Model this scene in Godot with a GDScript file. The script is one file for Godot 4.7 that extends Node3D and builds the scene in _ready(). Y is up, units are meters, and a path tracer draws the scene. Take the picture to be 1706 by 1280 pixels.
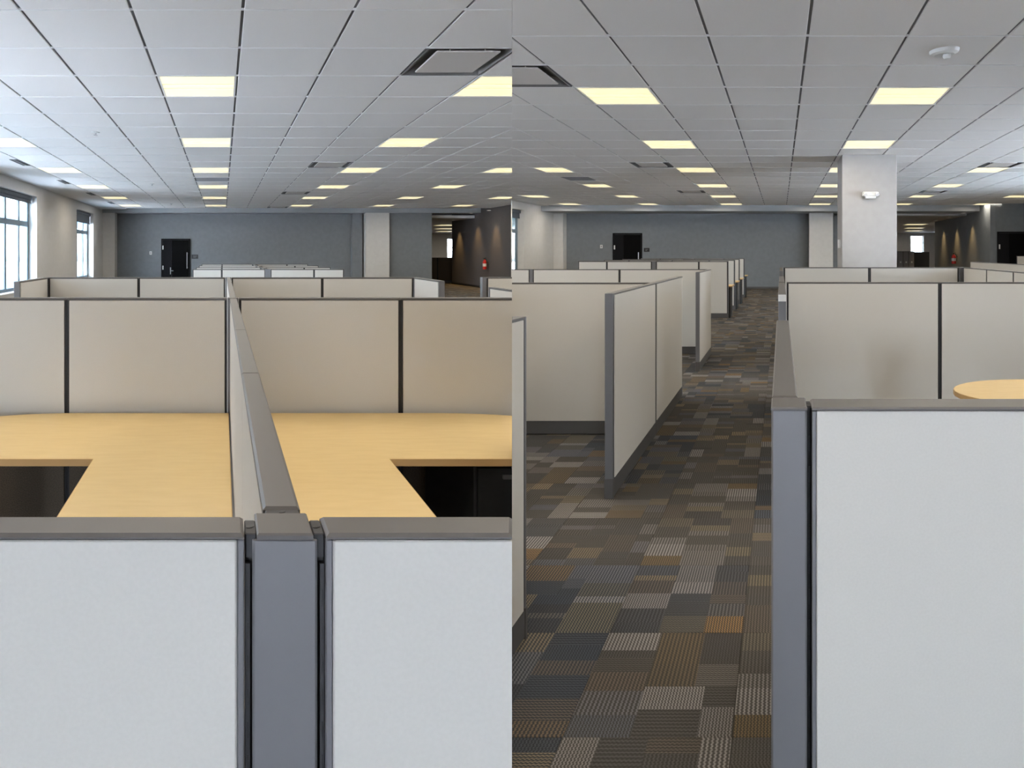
extends Node3D
# An open-plan office floor with two wings that meet along the line X = 0. The plan is oblique: in both wings the cross walls and cross
# rows run along X, while the aisles run out at an angle, to the left in the left wing and to the right in the right wing.
# Plan coordinates of a wing: u across (metres), d along the aisle; y is up. Everything is closed, solid geometry at its own place.

const EYE := 1.5
const CEIL := 3.3
var WL := {"s": -0.468, "side": -1.0}
var WR := {"s": 0.4345, "side": 1.0}
var W0 := {"s": 0.0, "side": 0.0}
var M := {}
var used := {}
var org := {}
var rng := RandomNumberGenerator.new()

class Geo:
	var v := PackedVector3Array()
	var n := PackedVector3Array()
	var t := PackedVector2Array()
	func tri(a: Vector3, b: Vector3, c: Vector3, nn: Vector3, ta := Vector2.ZERO, tb := Vector2.ZERO, tc := Vector2.ZERO):
		if (b - a).cross(c - a).dot(nn) > 0.0:
			v.append_array([a, c, b]); t.append_array([ta, tc, tb])
		else:
			v.append_array([a, b, c]); t.append_array([ta, tb, tc])
		n.append_array([nn, nn, nn])
	func quad(a: Vector3, b: Vector3, c: Vector3, d: Vector3, away: Vector3):
		var nn := (b - a).cross(c - a)
		if nn.length() < 1e-12:
			nn = (c - a).cross(d - a)
		nn = nn.normalized()
		if nn.dot(away) < 0.0:
			nn = -nn
		var lu := (b - a).length()
		var lv := (d - a).length()
		tri(a, b, c, nn, Vector2(0, 0), Vector2(lu, 0), Vector2(lu, lv))
		tri(a, c, d, nn, Vector2(0, 0), Vector2(lu, lv), Vector2(0, lv))
	func ring(lo: PackedVector2Array, y0: float, hi: PackedVector2Array, y1: float):
		var k := lo.size()
		var area := 0.0
		for i in k:
			area += lo[i].cross(lo[(i + 1) % k])
		for i in k:
			var j := (i + 1) % k
			var e := lo[j] - lo[i]
			if e.length() < 1e-6:
				continue
			var out := Vector2(e.y, -e.x) if area > 0.0 else Vector2(-e.y, e.x)
			var away := Vector3(out.x, 0, out.y).normalized() + Vector3(0, 0.001 * signf(y1 - y0), 0)
			if lo == hi or (y1 - y0) > 0.0:
				quad(Vector3(lo[i].x, y0, lo[i].y), Vector3(lo[j].x, y0, lo[j].y), Vector3(hi[j].x, y1, hi[j].y), Vector3(hi[i].x, y1, hi[i].y), away)
	func face(p: PackedVector2Array, y: float, up: float):
		var ix := Geometry2D.triangulate_polygon(p)
		for i in range(0, ix.size(), 3):
			var a := p[ix[i]]
			var b := p[ix[i + 1]]
			var c := p[ix[i + 2]]
			tri(Vector3(a.x, y, a.y), Vector3(b.x, y, b.y), Vector3(c.x, y, c.y), Vector3(0, up, 0), a, b, c)
	static func inset(p: PackedVector2Array, by: float) -> PackedVector2Array:
		if by <= 0.0:
			return p
		var k := p.size()
		var area := 0.0
		for i in k:
			area += p[i].cross(p[(i + 1) % k])
		var sg := 1.0 if area > 0.0 else -1.0
		var out := PackedVector2Array()
		for i in k:
			var a := (p[i] - p[(i + k - 1) % k]).normalized()
			var b := (p[(i + 1) % k] - p[i]).normalized()
			var na := Vector2(-a.y, a.x) * sg
			var nb := Vector2(-b.y, b.x) * sg
			var m := (na + nb)
			if m.length() < 1e-4:
				out.append(p[i] + na * by)
			else:
				m = m.normalized()
				out.append(p[i] + m * (by / maxf(0.3, m.dot(na))))
		return out
	func block(p: PackedVector2Array, y0: float, y1: float, ch := 0.0, chb := 0.0):
		if p.size() < 3:
			return
		var top := inset(p, ch)
		var bot := inset(p, chb)
		if chb > 0.0:
			ring(bot, y0, p, y0 + chb)
		ring(p, y0 + chb, p, y1 - ch)
		if ch > 0.0:
			ring(p, y1 - ch, top, y1)
		face(top, y1, 1.0)
		face(bot, y0, -1.0)
	func bar(a: Vector3, b: Vector3, r: float, k := 8):
		var z := (b - a).normalized()
		var x := z.cross(Vector3.UP if absf(z.y) < 0.9 else Vector3.RIGHT).normalized()
		var y := z.cross(x)
		for i in k:
			var p := TAU * i / k
			var q := TAU * (i + 1) / k
			var o := x * cos(p) + y * sin(p)
			var o2 := x * cos(q) + y * sin(q)
			quad(a + o * r, a + o2 * r, b + o2 * r, b + o * r, o + o2)
			tri(a, a + o * r, a + o2 * r, -z)
			tri(b, b + o * r, b + o2 * r, z)
	func lathe(c: Vector3, prof: Array, k := 24):
		# prof: [radius, height] from bottom to top
		for i in prof.size() - 1:
			for j in k:
				var p := TAU * j / k
				var q := TAU * (j + 1) / k
				var e := Vector3(cos(p), 0, sin(p))
				var f := Vector3(cos(q), 0, sin(q))
				var r0: float = prof[i][0]
				var r1: float = prof[i + 1][0]
				var h0 := Vector3(0, prof[i][1], 0)
				var h1 := Vector3(0, prof[i + 1][1], 0)
				var dy: float = prof[i + 1][1] - prof[i][1]
				var away := (e + f) * dy + Vector3(0, r0 - r1, 0)
				if absf(dy) < 1e-6:
					away = Vector3(0, -1.0 if r1 > r0 else 1.0, 0) * (1.0 if i == 0 or r1 > r0 else 1.0)
				quad(c + h0 + e * r0, c + h0 + f * r0, c + h1 + f * r1, c + h1 + e * r1, away)
	func mesh(o: Vector3, uvs := 1.0) -> ArrayMesh:
		var vv := PackedVector3Array()
		for p in v:
			vv.append(p - o)
		var tt := t
		if uvs != 1.0:
			tt = PackedVector2Array()
			for q in t:
				tt.append(q * uvs)
		var a := []
		a.resize(Mesh.ARRAY_MAX)
		a[Mesh.ARRAY_VERTEX] = vv
		a[Mesh.ARRAY_NORMAL] = n
		a[Mesh.ARRAY_TEX_UV] = tt
		var m := ArrayMesh.new()
		m.add_surface_from_arrays(Mesh.PRIMITIVE_TRIANGLES, a)
		return m

# ---------- plan helpers ----------
func at(w, u: float, d: float, y := 0.0) -> Vector3:
	return Vector3(u + w.s * d, y, -d)

func plan(w, pts: Array) -> PackedVector2Array:
	# plan points to the ground plane, kept on the wing's own side of the line where the wings meet
	var p := PackedVector2Array()
	for q in pts:
		p.append(Vector2(q.x + w.s * q.y, -q.y))
	if w.side == 0.0:
		return p
	var inside := true
	for q in p:
		if q.x * w.side < 0.0:
			inside = false
	if inside:
		return p
	var x0 := 0.0 if w.side > 0.0 else -400.0
	var x1 := 400.0 if w.side > 0.0 else 0.0
	var got := Geometry2D.intersect_polygons(p, PackedVector2Array([Vector2(x0, -200), Vector2(x1, -200), Vector2(x1, 200), Vector2(x0, 200)]))
	return got[0] if got.size() else PackedVector2Array()

func rect(axis: int, a0: float, a1: float, c0: float, c1: float, k := 0.0) -> Array:
	var p: Array
	if k > 0.0:
		p = [Vector2(a0 + k, c0), Vector2(a1 - k, c0), Vector2(a1, c0 + k), Vector2(a1, c1 - k), Vector2(a1 - k, c1), Vector2(a0 + k, c1), Vector2(a0, c1 - k), Vector2(a0, c0 + k)]
	else:
		p = [Vector2(a0, c0), Vector2(a1, c0), Vector2(a1, c1), Vector2(a0, c1)]
	if axis == 1:
		for i in p.size():
			p[i] = Vector2(p[i].y, p[i].x)
	return p

func numbered(called: String) -> String:
	if not used.has(called):
		used[called] = 0
		return called
	used[called] += 1
	return "%s_%03d" % [called, used[called]]

func thing(called: String, label: String, category: String, pos: Vector3, group := "", kind := "") -> Node3D:
	var o := Node3D.new()
	o.name = numbered(called)
	add_child(o)
	o.position = pos
	org[o] = pos
	if label: o.set_meta("label", label)
	if category: o.set_meta("category", category)
	if group: o.set_meta("group", group)
	if kind: o.set_meta("kind", kind)
	return o

func part(parent: Node3D, called: String, g: Geo, m: Material, uvs := 1.0) -> MeshInstance3D:
	if g.v.is_empty():
		return null
	var o := MeshInstance3D.new()
	o.name = called
	o.mesh = g.mesh(org[parent], uvs)
	o.material_override = m
	parent.add_child(o, true)
	org[o] = org[parent]
	return o

func slab(w, pts: Array, y0: float, y1: float, ch := 0.0, chb := 0.0) -> Geo:
	var g := Geo.new()
	g.block(plan(w, pts), y0, y1, ch, chb)
	return g

func structure(called: String, g: Geo, m: Material, label: String, category := "", uvs := 1.0) -> MeshInstance3D:
	var o := MeshInstance3D.new()
	o.name = numbered(called)
	var lo := Vector3.INF
	var hi := -Vector3.INF
	for p in g.v:
		lo = lo.min(p)
		hi = hi.max(p)
	var c := Vector3((lo.x + hi.x) / 2, lo.y, (lo.z + hi.z) / 2)
	o.mesh = g.mesh(c, uvs)
	o.position = c
	o.material_override = m
	o.set_meta("kind", "structure")
	o.set_meta("label", label)
	if category: o.set_meta("category", category)
	add_child(o)
	org[o] = c
	return o

# ---------- materials ----------
func mat(c: Color, rough := 0.8, metal := 0.0, spec := 0.5) -> StandardMaterial3D:
	var m := StandardMaterial3D.new()
	m.albedo_color = c
	m.roughness = rough
	m.metallic = metal
	m.metallic_specular = spec
	return m

func noise_tex(freq: float, lo: Color, hi: Color, oct := 3, size := 512, seed_ := 1) -> NoiseTexture2D:
	var f := FastNoiseLite.new()
	f.seed = seed_
	f.noise_type = FastNoiseLite.TYPE_SIMPLEX_SMOOTH
	f.frequency = freq
	f.fractal_octaves = oct
	var t := NoiseTexture2D.new()
	t.width = size
	t.height = size
	t.seamless = true
	t.noise = f
	var g := Gradient.new()
	g.set_color(0, lo)
	g.set_color(1, hi)
	t.color_ramp = g
	return t

func glow(c: Color, e: float) -> StandardMaterial3D:
	var m := mat(Color(0.9, 0.88, 0.82), 0.5)
	m.emission_enabled = true
	m.emission = c
	m.emission_energy_multiplier = e
	return m

func triplanar(m: StandardMaterial3D, t: Texture2D, scale: float) -> StandardMaterial3D:
	m.albedo_texture = t
	m.uv1_triplanar = true
	m.uv1_world_triplanar = true
	m.uv1_scale = Vector3.ONE * scale
	return m

const TILE_PX := 400
const TILE_N := 4

func carpet_picture() -> ImageTexture:
	# sixteen woven carpet tiles, each with its own yarn patches
	var r := RandomNumberGenerator.new()
	r.seed = 77
	var side := TILE_PX * TILE_N
	var px := PackedByteArray()
	px.resize(side * side * 3)
	var bases := [Color(0.305, 0.32, 0.345), Color(0.36, 0.345, 0.325), Color(0.33, 0.33, 0.335), Color(0.375, 0.36, 0.34), Color(0.30, 0.305, 0.315), Color(0.35, 0.345, 0.34)]
	var yarns := [Color(0.63, 0.61, 0.595), Color(0.57, 0.55, 0.535), Color(0.60, 0.47, 0.31), Color(0.50, 0.42, 0.30), Color(0.48, 0.47, 0.48), Color(0.40, 0.42, 0.46), Color(0.52, 0.48, 0.39), Color(0.60, 0.53, 0.42), Color(0.45, 0.40, 0.35), Color(0.30, 0.29, 0.29), Color(0.50, 0.48, 0.46)]
	for ty in TILE_N:
		for tx in TILE_N:
			var base: Color = bases[r.randi() % bases.size()]
			var todo := [Rect2i(0, 0, TILE_PX, TILE_PX)]
			var leaf := []
			while todo.size():
				var q: Rect2i = todo.pop_back()
				var wide := q.size.x > 250 or q.size.x > 170 and (q.size.x > q.size.y or r.randf() < 0.4)
				if wide or q.size.y > 170 or (q.size.y > 100 and r.randf() < 0.85):
					var f := r.randf_range(0.28, 0.72)
					if wide:
						var k := int(q.size.x * f)
						todo.append(Rect2i(q.position, Vector2i(k, q.size.y)))
						todo.append(Rect2i(q.position + Vector2i(k, 0), Vector2i(q.size.x - k, q.size.y)))
					else:
						var k := int(q.size.y * f)
						todo.append(Rect2i(q.position, Vector2i(q.size.x, k)))
						todo.append(Rect2i(q.position + Vector2i(0, k), Vector2i(q.size.x, q.size.y - k)))
				else:
					leaf.append(q)
			for q in leaf:
				var x := r.randf()
				var yarn: Color = base.lerp(bases[r.randi() % bases.size()], 0.5)
				var lift := 0.35
				if x < 0.11:
					yarn = yarns[r.randi() % 2]
					lift = r.randf_range(0.45, 0.85)
				elif x < 0.21:
					yarn = yarns[2 + r.randi() % 2]
					lift = r.randf_range(0.4, 0.9)
				elif x < 0.62:
					yarn = yarns[4 + r.randi() % (yarns.size() - 4)]
					lift = r.randf_range(0.3, 0.8)
				var period := r.randi_range(8, 11)
				var across := r.randf() < 0.22
				for y in range(q.position.y, q.end.y):
					for px_x in range(q.position.x, q.end.x):
						var jitter := (((px_x * 73856093) ^ (y * 19349663) ^ (tx * 83492791 + ty * 2654435)) & 255) / 255.0
						var k := (y + ((px_x / 5) % 2) * 2) if across else (px_x + ((y / 5) % 2) * 2)
						var on := (k % period) < period / 2
						var c := base.lerp(yarn, lift if on else lift * 0.3)
						var tuft := (0.72 + 0.5 * jitter) * (1.06 if on else 0.84)
						if (y % 6) == 0:
							tuft *= 0.82
						var o := ((ty * TILE_PX + y) * side + tx * TILE_PX + px_x) * 3
						px[o] = clampi(int(c.r * tuft * 255), 0, 255)
						px[o + 1] = clampi(int(c.g * tuft * 255), 0, 255)
						px[o + 2] = clampi(int(c.b * tuft * 255), 0, 255)
	return ImageTexture.create_from_image(Image.create_from_data(side, side, false, Image.FORMAT_RGB8, px))

func make_materials():
	M.fabric = triplanar(mat(Color(1, 1, 1), 0.95, 0.0, 0.2), noise_tex(0.09, Color(0.772, 0.758, 0.732), Color(0.79, 0.776, 0.75), 4, 512, 3), 4.0)
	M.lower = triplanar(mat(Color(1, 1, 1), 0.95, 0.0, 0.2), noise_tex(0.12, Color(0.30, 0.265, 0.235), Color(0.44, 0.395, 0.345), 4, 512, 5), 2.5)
	M.metal = mat(Color(0.32, 0.31, 0.305), 0.5, 0.1, 0.45)
	M.trim = mat(Color(0.405, 0.405, 0.415), 0.5, 0.1, 0.5)
	M.frame = mat(Color(0.13, 0.13, 0.14), 0.6)
	M.kick = mat(Color(0.31, 0.305, 0.305), 0.6)
	M.black = mat(Color(0.05, 0.05, 0.055), 0.5)
	M.door = mat(Color(0.035, 0.035, 0.04), 0.75, 0.0, 0.2)
	M.doorleaf = mat(Color(0.11, 0.11, 0.12), 0.75, 0.0, 0.2)
	M.chrome = mat(Color(0.72, 0.72, 0.73), 0.3, 0.8)
	M.plastic = mat(Color(0.86, 0.86, 0.85), 0.5)
	M.white = mat(Color(0.84, 0.83, 0.82), 0.85)
	M.wall = triplanar(mat(Color(1, 1, 1), 0.9, 0.0, 0.3), noise_tex(0.03, Color(0.80, 0.79, 0.775), Color(0.825, 0.815, 0.80), 3, 256, 9), 0.6)
	M.column_darkened = triplanar(mat(Color(1, 1, 1), 0.9, 0.0, 0.3), noise_tex(0.03, Color(0.63, 0.62, 0.61), Color(0.65, 0.64, 0.63), 3, 256, 13), 0.6)  # darker copy of the wall paint, offsets strong window light on the column
	M.accent = triplanar(mat(Color(1, 1, 1), 0.85, 0.0, 0.3), noise_tex(0.03, Color(0.475, 0.49, 0.505), Color(0.50, 0.515, 0.53), 3, 256, 11), 0.5)
	M.darkaccent = mat(Color(0.31, 0.295, 0.295), 0.8)
	M.tile = triplanar(mat(Color(1, 1, 1), 0.95, 0.0, 0.2), noise_tex(0.25, Color(0.895, 0.885, 0.875), Color(0.925, 0.915, 0.905), 3, 512, 21), 1.3)
	M.tee = mat(Color(0.95, 0.95, 0.95), 0.5)
	M.runner = mat(Color(0.42, 0.42, 0.43), 0.6)
	M.plaque = mat(Color(0.78, 0.76, 0.74), 0.7)
	M.duct = mat(Color(0.42, 0.415, 0.41), 0.8)
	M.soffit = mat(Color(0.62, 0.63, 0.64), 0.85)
	M.grille = mat(Color(0.55, 0.55, 0.56), 0.7)
	M.slot = mat(Color(0.08, 0.085, 0.1), 0.7)
	M.lens = glow(Color(1.0, 0.94, 0.72), 0.72)
	M.lamp = glow(Color(1.0, 0.95, 0.85), 1.2)
	M.glass = mat(Color(0.80, 0.92, 0.95, 0.12), 0.05)
	M.glass.transparency = BaseMaterial3D.TRANSPARENCY_ALPHA
	M.dimming_glass = mat(Color(0.70, 0.85, 0.90, 0.42), 0.05)  # darker panes that hold back daylight where the ceiling got too bright
	M.dimming_glass.transparency = BaseMaterial3D.TRANSPARENCY_ALPHA
	M.winframe = mat(Color(0.42, 0.49, 0.54), 0.5, 0.2)
	M.blind = mat(Color(0.30, 0.33, 0.37), 0.8)
	M.red = mat(Color(0.70, 0.09, 0.06), 0.35)
	M.band = mat(Color(0.72, 0.58, 0.38), 0.55)
	M.outside = triplanar(mat(Color(1, 1, 1), 0.9), noise_tex(0.02, Color(0.835, 0.83, 0.835), Color(0.875, 0.87, 0.875), 3, 256, 31), 0.2)
	var wood := mat(Color(1, 1, 1), 0.5, 0.0, 0.4)
	wood.albedo_texture = noise_tex(0.02, Color(0.815, 0.705, 0.50), Color(0.84, 0.735, 0.53), 4, 512, 41)
	wood.uv1_scale = Vector3(0.5, 2.6, 1)
	M.wood = wood
	var cp := mat(Color(1, 1, 1), 1.0, 0.0, 0.1)
	cp.albedo_texture = carpet_picture()
	M.carpet = cp
	M.subfloor = mat(Color(0.2, 0.19, 0.18), 1.0)

# ---------- cubicle furniture ----------
func panel(w, axis: int, a0: float, a1: float, c0: float, c1: float, h: float, label: String, group: String, o := {}):
	var mid := Vector2((a0 + a1) / 2, (c0 + c1) / 2)
	if axis == 1:
		mid = Vector2(mid.y, mid.x)
	var pos := at(w, mid.x, mid.y)
	if pos.x * w.side < 0.0:
		pos.x = 0.0
	var t := thing("cubicle_panel", label, "partition panel", pos, group)
	var g: float = o.get("gap", 0.012)
	var cap: float = o.get("cap", 0.011)
	var kick := 0.11
	var e: float = o.get("edge", 0.0)
	part(t, "frame", slab(w, rect(axis, a0 + 0.001, a1 - 0.001, c0 + 0.006, c1 - 0.006), 0.02, h - 0.004), M.frame)
	var sides := [[c0, c0 + 0.0065], [c1 - 0.0065, c1]]
	for i in 2:
		var s: Array = sides[i]
		var low: float = kick + 0.004
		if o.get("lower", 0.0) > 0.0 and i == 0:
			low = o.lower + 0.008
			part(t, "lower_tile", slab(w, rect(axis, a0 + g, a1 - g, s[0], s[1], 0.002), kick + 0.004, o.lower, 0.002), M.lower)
		part(t, "fabric_tile", slab(w, rect(axis, a0 + g + e, a1 - g - e, s[0], s[1], 0.0015), low, h - cap - 0.0015, 0.001), M.fabric)
		if e > 0.0:
			for b in [[a0 + 0.0005, a0 + e + g - 0.0005], [a1 - e - g + 0.0005, a1 - 0.0005]]:
				part(t, "edge_trim", slab(w, rect(axis, b[0], b[1], s[0], s[1], 0.001), 0.01, h - cap - 0.001, 0.001), M.trim)
		part(t, "kickplate", slab(w, rect(axis, a0 + 0.003, a1 - 0.003, s[0] + (0.002 if i == 0 else -0.002), s[1], 0.001), 0.008, kick), M.kick)
	part(t, "top_cap", slab(w, rect(axis, a0 + 0.0006, a1 - 0.0006, c0 - 0.001, c1 + 0.001), h - cap, h, 0.0025), M.metal)
	for k in ["end0", "end1"]:
		if o.get(k, false):
			var b := [a0 - 0.014, a0] if k == "end0" else [a1, a1 + 0.014]
			var tr := part(t, "end_trim", slab(w, rect(axis, b[0], b[1], c0, c1, 0.002), 0.0, h, 0.002), M.trim)
			if tr:
				part(tr, "foot_cap", slab(w, rect(axis, b[0] - 0.003, b[1] + 0.003, c0 - 0.003, c1 + 0.003, 0.002), 0.0, kick + 0.01, 0.002), M.metal)
	return t

func post(w, u0: float, u1: float, d0: float, d1: float, h: float, label: String, group := ""):
	var t := thing("panel_post", label, "panel post", at(w, (u0 + u1) / 2, (d0 + d1) / 2), group)
	part(t, "body", slab(w, rect(0, u0, u1, d0, d1, 0.003), 0.0, h - 0.006), M.trim)
	part(t, "top_cap", slab(w, rect(0, u0 - 0.0005, u1 + 0.0005, d0 - 0.001, d1 + 0.001), h - 0.0055, h, 0.0025), M.metal)
	return t

func connector(t: Node3D, w, u: float, d: float, ru: float, rd: float, h: float):
	var c := part(t, "connector", slab(w, rect(0, u - ru, u + ru, d - rd, d + rd, 0.001), h - 0.02, h - 0.0015, 0.0008), M.frame)
	var g := Geo.new()
	g.lathe(at(w, u, d, h - 0.0018), [[minf(ru, rd) * 0.7, 0.0], [minf(ru, rd) * 0.7, 0.0008], [0.0, 0.0008]], 16)
	part(c, "bolt_hole", g, M.black)

func desk(w, pts: Array, top: float, label: String, supports: Array, group := "desks in the cubicles"):
	var p := plan(w, pts)
	var c := Vector2.ZERO
	for q in p:
		c += q / p.size()
	var t := thing("desk", label, "desk", Vector3(c.x, 0, c.y), group)
	var g := Geo.new()
	g.block(p, top - 0.026, top)
	part(t, "worksurface", g, M.wood)
	var rim := Geometry2D.offset_polygon(p, 0.0025, Geometry2D.JOIN_MITER)
	if rim.size():
		g = Geo.new()
		var x0: float = 0.0 if w.side > 0.0 else -400.0
		rim = Geometry2D.intersect_polygons(rim[0], PackedVector2Array([Vector2(x0, -200), Vector2(x0 + 400, -200), Vector2(x0 + 400, 200), Vector2(x0, 200)]))
		g.block(rim[0], top - 0.027, top - 0.0012)
		part(t, "edge_band", g, M.band)
	for s in supports:
		part(t, "support_panel", slab(w, rect(0, s[0], s[1], s[2], s[3]), 0.0, top - 0.027), M.black)
	return t

# ---------- ceiling fittings ----------
func troffer(w, u0: float, u1: float, d0: float, d1: float, label: String, energy := 1.0):
	var g0 := 0.03
	var p := plan(w, rect(0, u0, u1, d0, d1))
	if p.size() < 3:
		return
	var c := Vector2.ZERO
	for q in p:
		c += q / p.size()
	var t := thing("ceiling_light", label, "ceiling light", Vector3(c.x, CEIL, c.y), "square recessed ceiling lights")
	var body := Geo.new()
	body.block(plan(w, rect(0, u0 + 0.008, u1 - 0.008, d0 + 0.008, d1 - 0.008)), CEIL + 0.012, CEIL + 0.06)
	part(t, "housing", body, M.slot)
	var f := Geo.new()
	for r in [[u0 + 0.008, u1 - 0.008, d0 + 0.008, d0 + g0], [u0 + 0.008, u1 - 0.008, d1 - g0, d1 - 0.008], [u0 + 0.008, u0 + g0, d0 + g0, d1 - g0], [u1 - g0, u1 - 0.008, d0 + g0, d1 - g0]]:
		f.block(plan(w, rect(0, r[0], r[1], r[2], r[3])), CEIL - 0.002, CEIL + 0.012)
	part(t, "frame", f, M.tee)
	var a := d0 + g0
	var b := d1 - g0
	var cuts := [a, lerpf(a, b, 0.40), lerpf(a, b, 0.60), b]
	for i in 3:
		part(t, "lens", slab(w, rect(0, u0 + g0, u1 - g0, cuts[i] + (0.022 if i > 0 else 0.0), cuts[i + 1] - (0.022 if i < 2 else 0.0)), CEIL + 0.002, CEIL + 0.012), M.lens)
	lamp(Vector3(c.x, CEIL - 0.012, c.y), Vector2(0.72, 0.72), energy)

func lamp(pos: Vector3, size: Vector2, energy: float):
	var l := AreaLight3D.new()
	l.name = numbered("ceiling_lamp_source")
	l.area_size = size
	l.light_energy = LAMP_E * energy
	l.light_color = Color(1.0, 0.955, 0.88)
	l.position = pos
	l.rotation_degrees = Vector3(-90, 0, 0)
	l.shadow_enabled = true
	add_child(l)

func plaque(w, u0: float, u1: float, d0: float, d1: float, label: String):
	var p := plan(w, rect(0, u0, u1, d0, d1))
	if p.size() < 3:
		return
	var c := Vector2.ZERO
	for q in p:
		c += q / p.size()
	var t := thing("air_diffuser", label, "air diffuser", Vector3(c.x, CEIL, c.y), "square plaque air diffusers")
	var f := Geo.new()
	var k := 0.012
	for r in [[u0 + k, u1 - k, d0 + k, d0 + 0.03], [u0 + k, u1 - k, d1 - 0.03, d1 - k], [u0 + k, u0 + 0.03, d0 + 0.03, d1 - 0.03], [u1 - 0.03, u1 - k, d0 + 0.03, d1 - 0.03]]:
		f.block(plan(w, rect(0, r[0], r[1], r[2], r[3])), CEIL - 0.002, CEIL + 0.11)
	part(t, "rim", f, M.duct)
	part(t, "throat", slab(w, rect(0, u0 + k, u1 - k, d0 + k, d1 - k), CEIL + 0.11, CEIL + 0.125), M.duct)
	part(t, "plate", slab(w, rect(0, u0 + 0.12, u1 - 0.12, d0 + 0.11, d1 - 0.11, 0.01), CEIL - 0.002, CEIL + 0.012, 0.0, 0.004), M.plaque)
	for uu in [u0 + 0.25, u1 - 0.25]:
		for dd in [d0 + 0.14, d1 - 0.14]:
			var q := at(w, uu, dd)
			if q.x * w.side > 0.0:
				var g := Geo.new()
				g.bar(Vector3(q.x, CEIL + 0.012, q.z), Vector3(q.x, CEIL + 0.11, q.z), 0.006)
				part(t, "hanger", g, M.tee)

func grille(w, u0: float, u1: float, d0: float, d1: float, label: String):
	var t := thing("ceiling_vent", label, "vent grille", at(w, (u0 + u1) / 2, (d0 + d1) / 2, CEIL), "grey return air grilles")
	part(t, "backing", slab(w, rect(0, u0 + 0.01, u1 - 0.01, d0 + 0.01, d1 - 0.01), CEIL + 0.02, CEIL + 0.03), M.duct)
	for i in 9:
		var dd := lerpf(d0 + 0.05, d1 - 0.05, i / 8.0)
		part(t, "slat", slab(w, rect(0, u0 + 0.02, u1 - 0.02, dd - 0.022, dd + 0.022), CEIL, CEIL + 0.015), M.grille)

func slot_vent(w, u0: float, u1: float, d0: float, d1: float, label: String):
	var t := thing("slot_diffuser", label, "air vent", at(w, (u0 + u1) / 2, (d0 + d1) / 2, CEIL), "black slot vents beside the window wall")
	part(t, "slot", slab(w, rect(0, u0, u1, d0, d1), CEIL - 0.003, CEIL + 0.01), M.slot)
	part(t, "blade", slab(w, rect(0, (u0 + u1) / 2 - 0.012, (u0 + u1) / 2 + 0.012, d0 + 0.02, d1 - 0.02), CEIL - 0.008, CEIL - 0.003), M.grille)

func sprinkler(w, u: float, d: float, label: String):
	var p := at(w, u, d, CEIL)
	var t := thing("sprinkler_head", label, "sprinkler", p, "sprinkler heads")
	var g := Geo.new()
	g.lathe(p, [[0.0, -0.012], [0.05, -0.012], [0.055, 0.0], [0.0, 0.0]], 16)
	part(t, "escutcheon", g, M.plastic)
	g = Geo.new()
	g.lathe(p, [[0.0, -0.05], [0.024, -0.05], [0.024, -0.044], [0.008, -0.044], [0.01, -0.012], [0.0, -0.012]], 12)
	part(t, "deflector", g, M.chrome)

func make_ceiling(w, us: Array, d_first: float, d_step: float, rows: int, skip: Dictionary, plain_u: float, label: String, wing: String):
	# slab, runners, cross tees and one tile for every open cell of the grid
	var d_end := d_first + d_step * rows
	var g := Geo.new()
	var u_far := 14.0 if wing == "left" else 9.6
	g.block(plan(w, [Vector2(plain_u - 0.3, -0.6), Vector2(u_far, -0.6), Vector2(u_far, 30), Vector2(plain_u - 0.3, 30)]), CEIL + 0.14, CEIL + 0.26)
	var root := structure("ceiling", g, M.white, label)
	var e := 0.012
	if plain_u < us[0] - 0.05:
		part(root, "drywall_band", slab(w, [Vector2(plain_u, -0.6), Vector2(us[0] - e, -0.6), Vector2(us[0] - e, d_end + 0.8), Vector2(plain_u, d_end + 0.8)], CEIL, CEIL + 0.02), M.white)
	for k in us.size():
		part(root, "grid_runner", slab(w, rect(0, us[k] - e, us[k] + e, -0.6, d_end), CEIL + 0.012, CEIL + 0.02), M.runner)
	for r in rows + 1:
		var dd := d_first + d_step * r
		part(root, "cross_tee", slab(w, rect(0, us[0], us[us.size() - 1], dd - 0.005, dd + 0.005), CEIL - 0.004, CEIL + 0.012), M.tee)
	var cells := []
	for k in us.size() - 1:
		for r in rows:
			if skip.has(Vector2i(k, r)):
				continue
			var d0 := d_first + d_step * r
			var p := plan(w, rect(0, us[k] + e, us[k + 1] - e, d0 + 0.004, d0 + d_step - 0.004))
			if p.size() < 3:
				continue
			cells.append([absf(d0 + d_step / 2) + 0.3 * absf(us[k]) + (50.0 if d0 < 2.5 else 0.0), p])
	cells.sort_custom(func(x, y): return x[0] < y[0])
	var rest := Geo.new()
	for i in cells.size():
		if i < 300:
			var tg := Geo.new()
			tg.block(cells[i][1], CEIL, CEIL + 0.016, 0.0, 0.003)
			part(root, "ceiling_tile", tg, M.tile)
		else:
			rest.block(cells[i][1], CEIL, CEIL + 0.016)
	var ro := part(root, "far_ceiling_tiles", rest, M.tile)
	if ro:
		ro.set_meta("kind", "stuff")

# ---------- walls and openings ----------
func window_wall(w, u: float, outw: float, th: float, d0: float, d1: float, wins: Array, y0: float, y1: float, label: String, called := "wall_left"):
	var g := Geo.new()
	var a := minf(u, u + outw * th)
	var b := maxf(u, u + outw * th)
	var at_d := d0
	for x in wins:
		if x[0] > at_d:
			g.block(plan(w, rect(1, at_d, x[0], a, b)), 0.0, CEIL + 0.14)
		g.block(plan(w, rect(1, maxf(x[0], d0), x[1], a, b)), 0.0, y0)
		g.block(plan(w, rect(1, maxf(x[0], d0), x[1], a, b)), y1, CEIL + 0.14)
		at_d = x[1]
	g.block(plan(w, rect(1, at_d, d1, a, b)), 0.0, CEIL + 0.14)
	structure(called, g, M.wall, label)

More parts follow.
